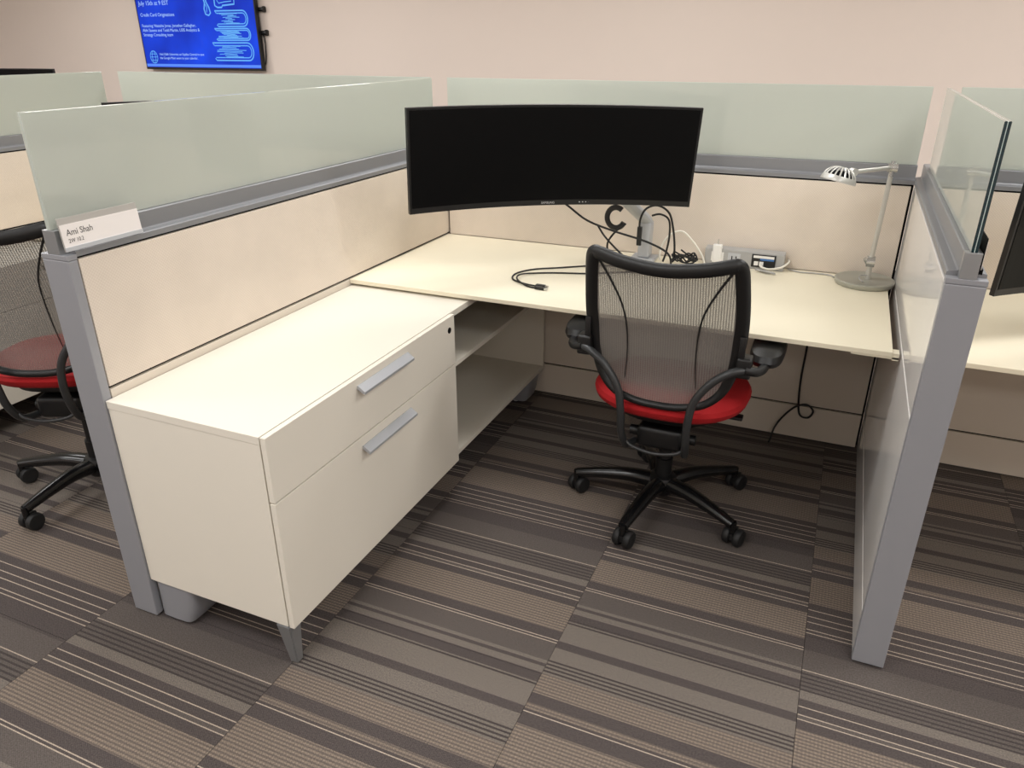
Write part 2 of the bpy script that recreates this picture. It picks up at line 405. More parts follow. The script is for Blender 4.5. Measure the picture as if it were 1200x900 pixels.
# ------------------------------------------------------------------ desks
def desk(label, loc, x0, x1, bracket=True):
    t = thing('desk', label, 'desk', loc)
    top = B(x0, x1, -DD, -.004, HD-.016, HD, bev=.002)
    obj('desk_top', top, 'desk', t)
    for bx in (x0+.62, x1-.35):
        bm = bmesh.new(); 
        pr = [(-.004, HD-.0165), (-.5, HD-.0165), (-.5, HD-.05), (-.02, HD-.19), (-.004, HD-.19)]
        v0 = [bm.verts.new((bx-.003, y, z)) for y, z in pr]; v1 = [bm.verts.new((bx+.003, y, z)) for y, z in pr]
        for i in range(5): bm.faces.new((v0[i], v0[(i+1) % 5], v1[(i+1) % 5], v1[i]))
        bm.faces.new(v0[::-1]); bm.faces.new(v1)
        obj('cantilever_bracket', bm, 'grey', t)
    if bracket:
        bm = bmesh.new(); box(bm, x1-.11, x1+.0175, -DD+.004, -DD+.016, HD-.022, HD-.0165); box(bm, x1+.0005, x1+.0175, -DD+.004, -DD+.04, HD-.026, HD-.004)
        obj('edge_bracket', bm, 'desk', t)
    return t
desk('cream desk carrying the curved monitor, task lamp and loose cables', (0, 0, 0), .003, 1.871)
desk('cream desk under the tilted dark monitor, beyond the glossy white panel', (0, 0, 0), W+TR+.02, 3.85, False)
desk('cream desk in the cubicle of the second red chair', (FLX+0.0, 0, 0), .003, -FLX-TL-.01, False)

# ------------------------------------------------------------------ drawer cabinet with open shelves
def credenza(label, loc, detail=True):
    t = thing('drawer_cabinet', label, 'cabinet', loc)
    xb = .012; xf_ = .4955
    obj('top_board', B(.003, .4965, -LC, -.012, HC-.022, HC, bev=.0015), 'laminate', t)
    obj('side_panel', B(xb, xf_, -LC+.001, -LC+.019, CB, HC-.0225, bev=.001), 'laminate', t)
    obj('side_panel', B(xb, xf_, -DS-.009, -DS+.009, CB, HC-.0225, bev=.001), 'laminate', t)
    obj('side_panel', B(xb, xf_, -.032, -.014, CB, HC-.0225, bev=.001), 'laminate', t)
    obj('back_board', B(xb-.008, xb-.001, -LC+.002, -.015, CB, HC-.023), 'laminate', t)
    obj('bottom_board', B(xb, xf_, -LC+.0195, -.0325, CB+.0005, CB+.019, bev=.001), 'laminate', t)
    obj('shelf', B(xb, xf_, -DS+.0095, -.0325, .497, .514, bev=.001), 'laminate', t)
    for z0, z1, hz in ((.5305, HC, .676), (CB, .5265, .487)):
        d = obj('drawer', B(.5005, WC, -LC, -DS, z0, z1, bev=.0015), 'laminate', t)
        h = bmesh.new(); hp = [(WC+.0002, hz+.012), (WC+.004, hz+.014), (WC+.026, hz-.002), (WC+.026, hz-.009), (WC+.022, hz-.009), (WC+.0002, hz+.004)]
        h0 = [h.verts.new((x, -1.532, z)) for x, z in hp]; h1 = [h.verts.new((x, -1.262, z)) for x, z in hp]
        for i in range(6): h.faces.new((h0[i], h0[(i+1) % 6], h1[(i+1) % 6], h1[i]))
        h.faces.new(h0[::-1]); h.faces.new(h1)
        obj('handle', h, 'handle_grey', d)
        if z0 > .5:
            k = cyl(bmesh.new(), (WC-.0005, -.984, .664), .0105, .0105, .0025, 20, align((1, 0, 0)))
            obj('keyhole', k, 'black_gap', d)
    # large rounded feet at the panel side
    for y0, y1 in ((-LC+.005, -LC+.12), (-.15, -.03)):
        for xa, xb2 in (((.006, .155),) if y0 < -1 else ((.33, .486),)):
            bm = bmesh.new(); rings = []
            for z, s in ((CB-.001, 1.), (.06, .92), (.018, .84), (.010, .80)):
                cxm, cym, hx, hy = (xa+xb2)/2, (y0+y1)/2, (xb2-xa)/2, (y1-y0)/2
                ring = []
                for i in range(20):
                    an = 2*math.pi*i/20; ca, sa = math.cos(an), math.sin(an)
                    ex = .35
                    px = cxm-hx*(1-s)+hx*s*math.copysign(abs(ca)**ex, ca); py = cym+hy*math.copysign(abs(sa)**ex, sa)
                    ring.append(bm.verts.new((px, py, z)))
                rings.append(ring)
            for A, Bq in zip(rings, rings[1:]):
                for i in range(20): bm.faces.new((A[i], A[(i+1) % 20], Bq[(i+1) % 20], Bq[i]))
            bm.faces.new(rings[0]); bm.faces.new(rings[-1])
            f = obj('foot', bm, 'grey', t, True)
            obj('levelling_glide', cyl(bmesh.new(), ((xa+xb2)/2-.01, (y0+y1)/2-.03, .0005), .018, .016, .0095, 16), 'white_plastic', f)
    for ly in (-LC+.022,):
        bm = bmesh.new(); 
        q = [(.5, .028), (0, .017)]
        v = []
        for z, h in ((CB-.001, .0235), (.001, .0125)):
            cxp = .478+(.0235-h)*.9
            v.append([bm.verts.new((cxp+sx*h, ly+sy*h, z)) for sx, sy in ((-1, -1), (1, -1), (1, 1), (-1, 1))])
        for i in range(4): bm.faces.new((v[0][i], v[0][(i+1) % 4], v[1][(i+1) % 4], v[1][i]))
        bm.faces.new(v[0]); bm.faces.new(v[1])
        bmesh.ops.bevel(bm, geom=bm.edges[:], offset=.003, segments=2, affect='EDGES')
        obj('leg', bm, 'steel_leg', t)
    return t
credenza('low white two-drawer cabinet with open shelves running under the curved monitor desk', (0, 0, 0))
credenza('white drawer cabinet behind the second red chair, mostly hidden by it', (FLX, 0, 0))

# ------------------------------------------------------------------ curved monitor
def arc_pt(R, s, d, z, top=0):
    a = s/R
    return Vector(((R+d)*math.sin(a), -(R-(R+d)*math.cos(a)), z))
def make_monitor(name, label, L=1.05, R=1.8, h=.350):
    t = thing(name, label, 'monitor')
    n = 40
    def slab(s0, s1, z0, z1, d0, d1):
        bm = bmesh.new(); rows = []
        for i in range(n+1):
            s = s0+(s1-s0)*i/n
            rows.append([bm.verts.new(arc_pt(R, s, d, z)) for d, z in ((d0, z0), (d0, z1), (d1, z1), (d1, z0))])
        for A, Bq in zip(rows, rows[1:]):
            for k in range(4): bm.faces.new((A[k], A[(k+1) % 4], Bq[(k+1) % 4], Bq[k]))
        bm.faces.new(rows[0]); bm.faces.new(rows[-1][::-1])
        return bm
    obj('housing', slab(-L/2, L/2, -h/2, h/2, .000, .016), 'black', t)
    back = slab(-L/2+.10, L/2-.10, -h/2+.045, h/2-.045, .0165, .045)
    obj('back_cover', back, 'black', t)
    sc = obj('screen', slab(-L/2+.008, L/2-.008, -h/2+.020, h/2-.007, -.0015, -.0002), 'screen_off', t)
    # maker's mark on the lower bezel
    text_obj('maker_mark', 'SAMSUNG', .011, 'logo', t, Matrix.Translation((-.033, -.0012, -h/2+.006)) @ Matrix.Rotation(math.pi/2, 4, 'X'), .0003)
    bm = bmesh.new()
    for k in range(4): box(bm, .11+k*.012, .114+k*.012, -.002-.0+(-(R-R*math.cos(.12/R))), .0005, -h/2+.009, -h/2+.012)
    obj('menu_button', bm, 'logo', t)
    return t
mon = make_monitor('curved_monitor', 'wide curved black monitor above the cream desk, facing the mesh chair')
def pose(o, loc, yaw, tilt, roll=0.):
    o.matrix_world = Matrix.Translation(loc) @ Matrix.Rotation(yaw, 4, 'Z') @ Matrix.Rotation(-roll, 4, 'Y') @ Matrix.Rotation(-tilt, 4, 'X')
pose(mon, (.690, -.487, 1.180), .613, -.08, -.016)
mon2 = copy_tree(mon); mon2['label'] = 'dark wide monitor over the desk beyond the glossy white panel'
mon3 = copy_tree(mon); mon3['label'] = 'black monitor whose top edge shows behind the frosted glass with the name card'
mon4 = copy_tree(mon); mon4['label'] = 'distant dark monitor showing over the far frosted glass beside the wall'
pose(mon2, (2.548, -.40, 1.072), .42, -.05)
pose(mon3, (.690-1.375, -.487, 1.164), .613, -.05)
pose(mon4, (-4.72, 1.22, 1.185), .45, -.02)

def make_arm(label, x, y, target, ring=False):
    """monitor arm: desk clamp base, column, elbow arm reaching to the back of a monitor"""
    t = thing('monitor_stand', label, 'monitor arm', (x, y, HD))
    tx, ty, tz = target[0]-x, target[1]-y, target[2]-HD
    obj('base_plate', B(-.05, .05, -.045, .05, .0005, .012, bev=.002), 'light_grey', t)
    c = B(-.024, .024, -.03, .03, .012, .155, bev=.008, seg=3)
    obj('column', c, 'light_grey', t, True)
    e = Vector((-.035, -.05, .185))
    a = sweep(bmesh.new(), smoothpath([(0, 0, .15), e*.5+Vector((0, 0, .09)), Vector((tx*.45, ty*.45, tz*.72)), Vector((tx*.9, ty*.9, tz*.97))], 8), [.030]*24+[.028], .022, n=12)
    obj('arm', a, 'light_grey', t, True)
    j = rod(bmesh.new(), (tx*.9, ty*.9, tz-.05), (tx*.9, ty*.9, tz+.05), .02)
    obj('swivel_joint', j, 'black', t, True)
    if ring: obj('cable_ring', sweep(bmesh.new(), [Vector((-.098+.036*math.cos(a*math.pi/14), -.115, .185+.040*math.sin(a*math.pi/14))) for a in range(4, 27)], .011, .008, (0, 1, 0), 8), 'black', t, True)
    return t
MC = Matrix.Translation((.690, -.487, 1.180)) @ Matrix.Rotation(.613, 4, 'Z')
def back_of(loc, yaw, d=.055): return Vector(loc)+Matrix.Rotation(yaw, 3, 'Z') @ Vector((0, d, 0))
make_arm('light grey monitor arm behind the wide curved monitor, beside the coiled cables', .955, -.085, back_of((.690, -.487, 1.180), .613, .075), True)
make_arm('grey arm holding the tilted dark monitor beyond the glossy white panel', 2.62, -.085, back_of((2.548, -.40, 1.072), .42, .085))
make_arm('grey arm of the monitor behind the frosted glass with the name card', -.42, -.085, back_of((.690-1.375, -.487, 1.172), .613, .075))

# distant workstation behind the far glass
t = thing('work_table', 'distant table under the far dark monitor near the wall', 'table', (-4.7, 1.55, 0), .45)
obj('table_top', B(-.8, .8, -.4, .4, .71, .735, bev=.002), 'desk', t)
for sx in (-.74, .74):
    for sy in (-.34, .34): obj('leg', B(sx-.025, sx+.025, sy-.025, sy+.025, .001, .7095, bev=.003), 'grey', t)
a4 = make_arm('grey arm of the distant dark monitor near the wall', -4.82, 1.52, back_of((-4.72, 1.22, 1.185), .45, .065))

# ------------------------------------------------------------------ task chair
def make_chair(name, label):
    t = thing(name, label, 'chair', (0, 0, 0), 0, None)
    def yc(x, z):
        pts = [(.47, -.222), (.6, -.222), (.75, -.250), (.9, -.295), (1.03, -.342)]
        for (z0, y0), (z1, y1) in zip(pts, pts[1:]):
            if z <= z1 or z1 == 1.03:
                k = (z-z0)/(z1-z0); y = y0+(y1-y0)*k; break
        return y+.038*(x/.22)**2
    half = [(0, .506), (.07, .509), (.140, .526), (.188, .572), (.213, .645), (.222, .72), (.226, .80), (.223, .88), (.217, .95), (.212, .985), (.203, .998), (.185, .996), (.11, .980), (0, .970)]
    loop = half+[(-x, z) for x, z in half[-2:0:-1]]
    P = smoothpath([(x, yc(x, z), z) for x, z in loop], 5, True)
    wa = []
    for p in P:
        k = min(1, max(0, (p.z-.50)/.25)); wa.append(.012+.009*k)
    fr = obj('back_frame', sweep(bmesh.new(), P, wa, .013, (0, 1, 0), 10, True), 'black', t, True)
    # mesh
    def wz(z):
        hp = [(x, zz) for x, zz in half[:10]]
        for (x0, z0), (x1, z1) in zip(hp, hp[1:]):
            if z <= z1: return x0+(x1-x0)*max(0, (z-z0))/(z1-z0)
        return hp[-1][0]
    bm = bmesh.new(); nu, nv = 24, 30; g = []
    for j in range(nv+1):
        v = j/nv; z0 = .512+v*.464
        row = []
        for i in range(nu+1):
            s = -1+2*i/nu; x = s*max(.05, wz(z0)); z = z0+v*v*.016*s*s-(1-v)**6*.006*(1-s*s)
            row.append(bm.verts.new((x, yc(x, z)+.002, z)))
        g.append(row)
    for j in range(nv):
        for i in range(nu): bm.faces.new((g[j][i], g[j][i+1], g[j+1][i+1], g[j+1][i]))
    ms = obj('back_mesh', bm, 'mesh', t, True)
    for s in (-1, 1):
        pts = [(s*.192, .978), (s*.158, .92), (s*.122, .84), (s*.108, .76), (s*.106, .67), (s*.112, .58)]
        pth = smoothpath([(x, yc(x, z)-.002, z) for x, z in pts], 6)
        k = len(pth); obj('seam', sweep(bmesh.new(), pth, [.0042*(1-.75*i/k) for i in range(k)], .0015, (0, 1, 0), 6), 'black', ms)
    # arms: tube rising behind the back, clamp on the frame, pad in front
    for s in (-1, 1):
        ap = smoothpath([(s*.085, -.13, .315), (s*.098, -.20, .335), (s*.104, -.245, .40), (s*.106, -.262, .48), (s*.120, -.262, .56), (s*.165, -.256, .628), (s*.215, -.246, .664), (s*.252, -.232, .672)], 6)
        ar = obj('arm_tube', sweep(bmesh.new(), ap, .0125, n=12), 'dark_tube', t, True)
        cl = bmesh.new(); xf(box(cl, -.022, .022, -.026, .026, -.034, .030, bev=.008, seg=3), Matrix.Translation((s*.246, -.215, .680)))
        obj('arm_clamp', cl, 'black', t, True)
        obj('clamp_lever', B(*sorted((s*.225, s*.245)), -.236, -.222, .70, .775, bev=.006), 'black', t, True)
        lk = smoothpath([(s*.25, -.235, .675), (s*.285, -.22, .668), (s*.30, -.17, .668), (s*.292, -.11, .674)], 6)
        obj('arm_link', sweep(bmesh.new(), lk, .014, n=12), 'black', t, True)
        pad = bmesh.new(); rings = []
        for z, sc in ((.655, .70), (.664, .93), (.680, 1.0), (.698, .93), (.705, .72)):
            ring = []
            for i in range(28):
                an = 2*math.pi*i/28; ca, sa = math.cos(an), math.sin(an)
                ring.append(pad.verts.new((s*.298+.052*sc*math.copysign(abs(ca)**.7, ca), -.040+.14*sc*math.copysign(abs(sa)**.7, sa), z)))
            rings.append(ring)
        for A, Bq in zip(rings, rings[1:]):
            for i in range(28): pad.faces.new((A[i], A[(i+1) % 28], Bq[(i+1) % 28], Bq[i]))
        pad.faces.new(rings[0][::-1]); pad.faces.new(rings[-1])
        obj('arm_pad', pad, 'black', t, True)
    obj('back_yoke', tube([(-.100, -.215, .365), (-.07, -.225, .345), (0, -.23, .335), (.07, -.225, .345), (.100, -.215, .365)], .006), 'dark_tube', t, True)
    # seat cushion and pan
    def puck(bm, rings_):
        R_ = []
        for z, sx, sy, cy in rings_:
            ring = []
            for i in range(40):
                an = 2*math.pi*i/40; ca, sa = math.cos(an), math.sin(an)
                ring.append(bm.verts.new((sx*math.copysign(abs(ca)**.72, ca)*(1-.05*(sa < 0)*abs(sa)), cy+sy*math.copysign(abs(sa)**.8, sa), z-.012*(sa**2)*(sa > 0))))
            R_.append(ring)
        for A, Bq in zip(R_, R_[1:]):
            for i in range(40): bm.faces.new((A[i], A[(i+1) % 40], Bq[(i+1) % 40], Bq[i]))
        bm.faces.new(R_[0][::-1]); bm.faces.new(R_[-1]); return bm
    obj('seat', puck(bmesh.new(), [(.438, .205, .19, .01), (.445, .236, .215, .012), (.460, .256, .235, .015), (.476, .261, .240, .015), (.489, .254, .232, .015), (.497, .23, .205, .015), (.500, .15, .12, .015)]), 'red', t, True)
    obj('seat_pan', puck(bmesh.new(), [(.386, .13, .12, .01), (.41, .18, .17, .01), (.4375, .2, .185, .01)]), 'black', t, True)
    me = bmesh.new(); box(me, -.075, .075, -.15, .11, .305, .384, bev=.018, seg=3)
    obj('tilt_mechanism', me, 'black', t, True)
    for s in (-1, 1):
        kn = rod(bmesh.new(), (s*.076, -.08, .33), (s*.112, -.08, .33), .018); obj('tension_knob', kn, 'black', t, True)
    lv = bmesh.new(); rod(lv, (.076, .03, .375), (.205, .03, .392), .006); xf_b = box(lv, .195, .245, .012, .048, .385, .397, bev=.004)
    obj('height_lever', lv, 'black', t, True)
    cl = lathe(bmesh.new(), [(0, .06), (.028, .06), (.030, .20), (.022, .201), (.022, .376), (0, .376)], 24)
    obj('gas_column', cl, 'black', t, True)
    hb = lathe(bmesh.new(), [(0, .055), (.036, .055), (.050, .075), (.052, .115), (.046, .128), (.030, .134), (0, .134)], 28)
    base = obj('star_base', hb, 'black', t, True)
    a0 = math.radians(187+CH_ROT)
    for k in range(5):
        an = a0+k*2*math.pi/5; c, s = math.cos(an), math.sin(an)
        bm = bmesh.new(); pr = smoothpath([(.03, 0, .100), (.12, 0, .108), (.22, 0, .098), (.315, 0, .083)], 5); n = len(pr)
        sweep(bm, pr, [.033-.015*i/(n-1) for i in range(n)], [.030-.014*i/(n-1) for i in range(n)], (0, 0, 1), 12)
        rod(bm, (.316, 0, .050), (.316, 0, .092), .011)
        xf(bm, Matrix.Rotation(an, 4, 'Z'))
        obj('base_leg', bm, 'black_gloss', base, True)
        ca = random.Random(k*3+1).uniform(-.6, .6)
        mt = Matrix.Translation((.316*c, .316*s, 0)) @ Matrix.Rotation(CAST[k], 4, 'Z')
        cs = bmesh.new()
        for q in (-1, 1):
            lathe(cs, [(0, -.011), (.012, -.0115), (.022, -.013), (.028, -.0115), (.0315, -.006), (.0315, .006), (.028, .0105), (.020, .0115), (0, .0115)], 24, (0, q*.0195, .032), align((0, 1, 0)))
        box(cs, -.022, .022, -.0075, .0075, .022, .062, bev=.006)
        xf(cs, mt @ Matrix.Translation((.012, 0, 0)))
        obj('caster', cs, 'rubber', base, True)
    return t
CH_ROT = 0
CAST = [math.radians(a) for a in (60, 75, 70, 60, 40)]
ch = make_chair('task_chair', 'mesh-backed chair with red seat drawn up to the desk with the curved monitor')
ch.location = (1.232, -.728, 0); ch.rotation_euler = (0, 0, math.radians(0))
ch2 = copy_tree(ch); ch2['label'] = 'mesh-backed chair with red seat beyond the panel with the name card'
ch2.location = (-.766, -1.441, 0); ch2.rotation_euler = (0, 0, math.radians(25))
for c_ in ch2.children:
    if c_.name.split('.')[0] not in ('star_base', 'gas_column'): c_.location.z = .058     # this one is raised on its gas column
    elif c_.name.startswith('star_base'): c_.rotation_euler.z = math.radians(-12)

# ------------------------------------------------------------------ task lamp
LB = Vector((1.790, -.106, HD))
lamp = thing('task_lamp', 'silver adjustable task lamp with round slotted head on the cream desk', 'lamp', LB)
def lp(p): return Vector(p)-LB
obj('base', lathe(bmesh.new(), [(0, .0005), (.098, .0005), (.1015, .004), (.1035, .013), (.1035, .018), (.100, .0205), (.090, .0195), (.086, .018), (0, .021)], 48), 'lamp_glass', lamp, True)
J0, J1 = Vector((1.798, -.112, .822)), Vector((1.8065, -.130, 1.158)); HEAD = Vector((1.645, -.290, 1.146))
obj('pivot_stem', rod(bmesh.new(), (.010, -.004, .017), lp(J0), .011, .008), 'lamp_metal', lamp, True)
jj = rod(bmesh.new(), lp(J0)+Vector((-.014, 0, 0)), lp(J0)+Vector((.014, 0, 0)), .020); rod(jj, lp(J0)+Vector((-.02, -.012, .012)), lp(J0)+Vector((-.006, -.004, -.01)), .008); obj('lower_joint', jj, 'chrome', lamp, True)
post = bmesh.new(); rod(post, lp(J0), lp(J1), .0085); obj('upright_arm', post, 'lamp_metal', lamp, True)
jj = rod(bmesh.new(), lp(J1)+Vector((-.016, 0, 0)), lp(J1)+Vector((.016, 0, 0)), .015); rod(jj, lp(J1)+Vector((0, 0, -.03)), lp(J1)+Vector((0, 0, .022)), .008)
obj('upper_joint', jj, 'chrome', lamp, True)
d = (HEAD-J1).normalized(); A1 = HEAD-d*.055+Vector((0, 0, .004))
obj('boom_arm', rod(bmesh.new(), lp(J1), lp(A1), .0075), 'lamp_metal', lamp, True)
obj('head_joint', rod(bmesh.new(), lp(A1)+Vector((-.006, .008, 0)), lp(A1)+Vector((.006, -.008, 0)), .013), 'lamp_metal', lamp, True)
tl = Matrix.Translation(lp(HEAD)) @ Matrix.Rotation(math.radians(-8), 4, 'X') @ Matrix.Rotation(math.radians(12), 4, 'Y')
hd = obj('shade', xf(lathe(bmesh.new(), [(.058, -.022), (.0585, -.019), (.056, -.010), (.0525, -.003), (.050, -.003), (.053, -.010), (.055, -.020), (.058, -.022)], 40), tl), 'lamp_metal', lamp, True)
obj('shade_top', xf(lathe(bmesh.new(), [(.0, .026), (.014, .025), (.016, .0225), (.0, .0225)], 24), tl), 'lamp_metal', hd, True)
obj('inner_housing', xf(lathe(bmesh.new(), [(0, .016), (.030, .010), (.044, -.003), (.050, -.018), (0, -.019)], 32), tl), 'black_gap', hd, True)
rb = bmesh.new()
for k in range(20):
    an = 2*math.pi*k/20
    P_ = smoothpath([(.012, 0, .0255), (.030, 0, .021), (.044, 0, .010), (.0525, 0, -.004)], 3)
    b2 = sweep(bmesh.new(), P_, .0028, .0018, (0, 0, 1), 6); xf(b2, tl @ Matrix.Rotation(an, 4, 'Z'))
    obj('vent_rib', b2, 'lamp_metal', hd)
rb.free()
obj('lens', xf(cyl(bmesh.new(), (0, 0, -.0215), .046, .046, .002, 32), tl), 'white_plastic', hd, True)
lc = obj('lamp_cable', tube([lp((1.785, -.165, .758)), lp((1.770, -.150, .765)), lp((1.775, -.120, .770)), lp((1.795, -.118, .772)), lp((1.80, -.112, .79))], .0022, 6, 8), 'grey_plastic', lamp, True)

# ------------------------------------------------------------------ power strip and cables
ps = thing('power_strip', 'grey power and data strip on the desk against the fabric panel', 'power strip', (1.35, -.035, HD))
obj('housing', B(-.155, .150, -.028, .028, .0005, .068, bev=.004), 'grey_plastic', ps)
for k, xx in enumerate((-.105, -.04)):
    s_ = obj('outlet', B(xx-.024, xx+.024, -.0295, -.0282, .018, .055, bev=.0005), 'white_plastic' if k == 0 else 'light_grey', ps)
    sl = bmesh.new(); box(sl, -.010+xx, -.006+xx, -.0302, -.0296, .030, .044); box(sl, .006+xx, .010+xx, -.0302, -.0296, .030, .044); obj('outlet_slot', sl, 'black_gap', s_)
pn = obj('data_plate', B(.028, .118, -.0312, -.0282, .010, .060, bev=.0005), 'black', ps)
obj('plate_label', B(.034, .112, -.0318, -.0313, .046, .056), 'white_plastic', pn)
obj('plate_label', B(.060, .112, -.0318, -.0313, .038, .0455), 'blue_label', pn)
for xx in (.046, .066): obj('data_port', B(xx-.008, xx+.008, -.0325, -.0313, .017, .033), 'white_plastic', pn)
ad = thing('plug_adapter', 'white block charger plugged upright into the grey power strip', 'charger', (1.243, -.062, HD))
obj('body', B(-.018, .018, -.008, .010, .012, .085, bev=.005), 'white_plastic', ad)
obj('prong', B(-.002, .002, -.002, .002, .0855, .105, bev=.0005), 'chrome', ad)

def cable(name, label, pts, r, m, k=8, parts=None, group=None):
    o0 = Vector(pts[0])
    t = thing(name, label, 'cable', o0, 0, group)
    obj('cord', tube([Vector(p)-o0 for p in pts], r, k, 8), m, t, True)
    if parts: parts(t, o0)
    return t
ZC = HD+.0035
def plug_at(p, dirv, size, m='black', nm='plug', tip=True):
    def f(t, o0):
        mt = Matrix.Translation(Vector(p)-o0) @ Matrix.Rotation(math.atan2(dirv[1], dirv[0]), 4, 'Z')
        q = obj(nm, xf(B(-size[0]/2, size[0]/2, -size[1]/2, size[1]/2, -size[2]/2, size[2]/2, bev=.0015), mt), m, t)
        if tip: obj('connector_tip', xf(B(size[0]/2+.0002, size[0]/2+.012, -size[1]*.36, size[1]*.36, -size[2]*.3, size[2]*.3), mt), 'chrome', q)
    return f
cable('usb_cable', 'thin black cable looped on the open desk top, outer strand ending in a plug', [(1.02, -.20, ZC), (.90, -.235, ZC), (.781, -.288, ZC), (.68, -.36, ZC), (.596, -.421, ZC), (.556, -.50, ZC), (.575, -.575, ZC), (.640, -.612, ZC), (.690, -.622, ZC)], .0032, 'rubber', parts=plug_at((.705, -.622, HD+.006), (1, -.05), (.036, .016, .010)))
cable('usb_cable', 'thin black cable looped on the open desk top, inner strand with a second plug', [(1.05, -.26, ZC), (.93, -.32, ZC), (.815, -.391, ZC), (.70, -.43, ZC), (.625, -.470, ZC+.001), (.585, -.53, ZC+.007), (.600, -.592, ZC+.007), (.655, -.634, ZC), (.695, -.645, ZC)], .0032, 'rubber', parts=plug_at((.712, -.647, HD+.006), (1, -.1), (.036, .016, .010)))
cable('monitor_cable', 'black cable hanging from the curved monitor across to the power strip', [(.62, -.36, 1.04), (.68, -.27, .965), (.757, -.26, .913), (.865, -.26, .881), (1.005, -.262, .85), (1.09, -.262, .81), (1.10, -.25, .742)], .0042, 'rubber')
cable('monitor_cable', 'black cable arching tall beside the grey monitor arm', [(.945, -.155, .86), (.945, -.16, .91), (.965, -.16, .955), (1.01, -.16, .972), (1.055, -.15, .945), (1.075, -.14, .88), (1.085, -.13, .80), (1.08, -.12, .745)], .0042, 'rubber', parts=plug_at((.945, -.155, .845), (1, 0), (.018, .014, .075), tip=False))
cable('monitor_cable', 'black cable curving from the grey arm elbow down to the desk', [(.985, -.13, .925), (1.02, -.14, .935), (1.055, -.14, .915), (1.06, -.13, .85), (1.05, -.12, .78), (1.04, -.12, .742)], .004, 'rubber')
cable('monitor_cable', 'black cable sagging from the arm joint behind the chair back', [(.815, -.30, .905), (.845, -.30, .865), (.90, -.30, .815), (.96, -.30, .770), (1.02, -.30, .742)], .004, 'rubber')
cable('monitor_cable', 'short black cable crossing under the monitor arm joint', [(.905, -.225, .905), (.865, -.225, .87), (.835, -.225, .82), (.85, -.222, .77), (.92, -.22, .742), (1.00, -.22, .741)], .004, 'rubber')
coil = []
for i in range(40):
    a = i*2*math.pi/9; coil.append((1.125+.045*math.cos(a)*(1+.15*math.sin(i*1.7)), -.115+.030*math.sin(a), HD+.006+.026*(.5+.5*math.sin(i*2.3))+i*.0006))
cable('cable_bundle', 'tangled coil of black cable lying on the desk beside the power strip', coil, .0033, 'rubber', 4)
cable('white_cable', 'white cable arching up from the desk beside the power strip', [(1.02, -.09, .741), (1.022, -.085, .79), (1.048, -.08, .84), (1.098, -.075, .861), (1.145, -.075, .825), (1.185, -.078, .775), (1.20, -.08, .742)], .0036, 'cable_white')
cable('white_cable', 'white network cable plugged into the black plate of the power strip', [(1.412, -.078, .758), (1.425, -.085, .750), (1.455, -.088, .748), (1.495, -.075, .757), (1.516, -.045, .772), (1.51, -.012, .770)], .004, 'cable_white')
cable('grey_cable', 'pale grey cable bunched on the desk in front of the power strip', [(1.405, -.088, .742), (1.44, -.11, .740), (1.475, -.125, .742), (1.44, -.118, .746), (1.40, -.10, .744)], .0035, 'grey_plastic')
cable('lamp_cord', 'clear grey cord lying along the desk back between power strip and lamp', [(1.515, -.03, .74), (1.56, -.05, .739), (1.62, -.045, .739), (1.67, -.05, .739), (1.685, -.075, .740)], .0028, 'grey_plastic')
cable('power_cable', 'black power cord hanging under the desk with one loop above the carpet', [(1.612, -.06, .705), (1.625, -.04, .56), (1.634, -.03, .436), (1.632, -.03, .30), (1.638, -.03, .19), (1.652, -.032, .128), (1.685, -.034, .122), (1.700, -.034, .155), (1.672, -.036, .180), (1.630, -.040, .165), (1.590, -.042, .115), (1.562, -.05, .06), (1.552, -.075, .012), (1.549, -.09, .006)], .0042, 'rubber')

# ------------------------------------------------------------------ name cards
nc = thing('name_card', 'white name card in a clear holder on the rail of the long left panel', 'name card', (.004, -1.798, 1.1015))
mt = Matrix.Rotation(math.radians(-4), 4, 'Y')
obj('holder', xf(B(-.0040, -.0025, -.112, .112, .0005, .078, bev=.0004), mt), 'card_strip', nc)
obj('card', xf(B(-.0023, -.0010, -.110, .112, .006, .062), mt), 'paper', nc)
obj('holder_lip', xf(B(-.0009, .0020, -.112, .112, .0005, .010, bev=.0004), mt), 'light_grey', nc)
tm = mt @ Matrix.Translation((-.0008, -.098, 0)) @ Matrix(((0, 0, 1, 0), (1, 0, 0, 0), (0, 1, 0, 0), (0, 0, 0, 1)))
text_obj('card_name', 'Ami Shah', .021, 'ink', nc, tm @ Matrix.Translation((0, .036, 0)), .0001, .9)
text_obj('card_number', '2W 10.2', .0135, 'ink', nc, tm @ Matrix.Translation((.001, .019, 0)), .0001, .85)
n2 = thing('name_card', 'dark backed name card seen edge-on at the end of the glossy panel', 'name card', (W+TR-.020, -1.165, 1.1015))
obj('holder', B(0, .002, -.112, .112, .0005, .078, bev=.0004), 'black_gap', n2)
obj('card', B(.0021, .0032, -.110, .110, .010, .070), 'paper', n2)
obj('holder_lip', B(.0033, .007, -.112, .112, .0005, .012, bev=.0004), 'black_gap', n2)

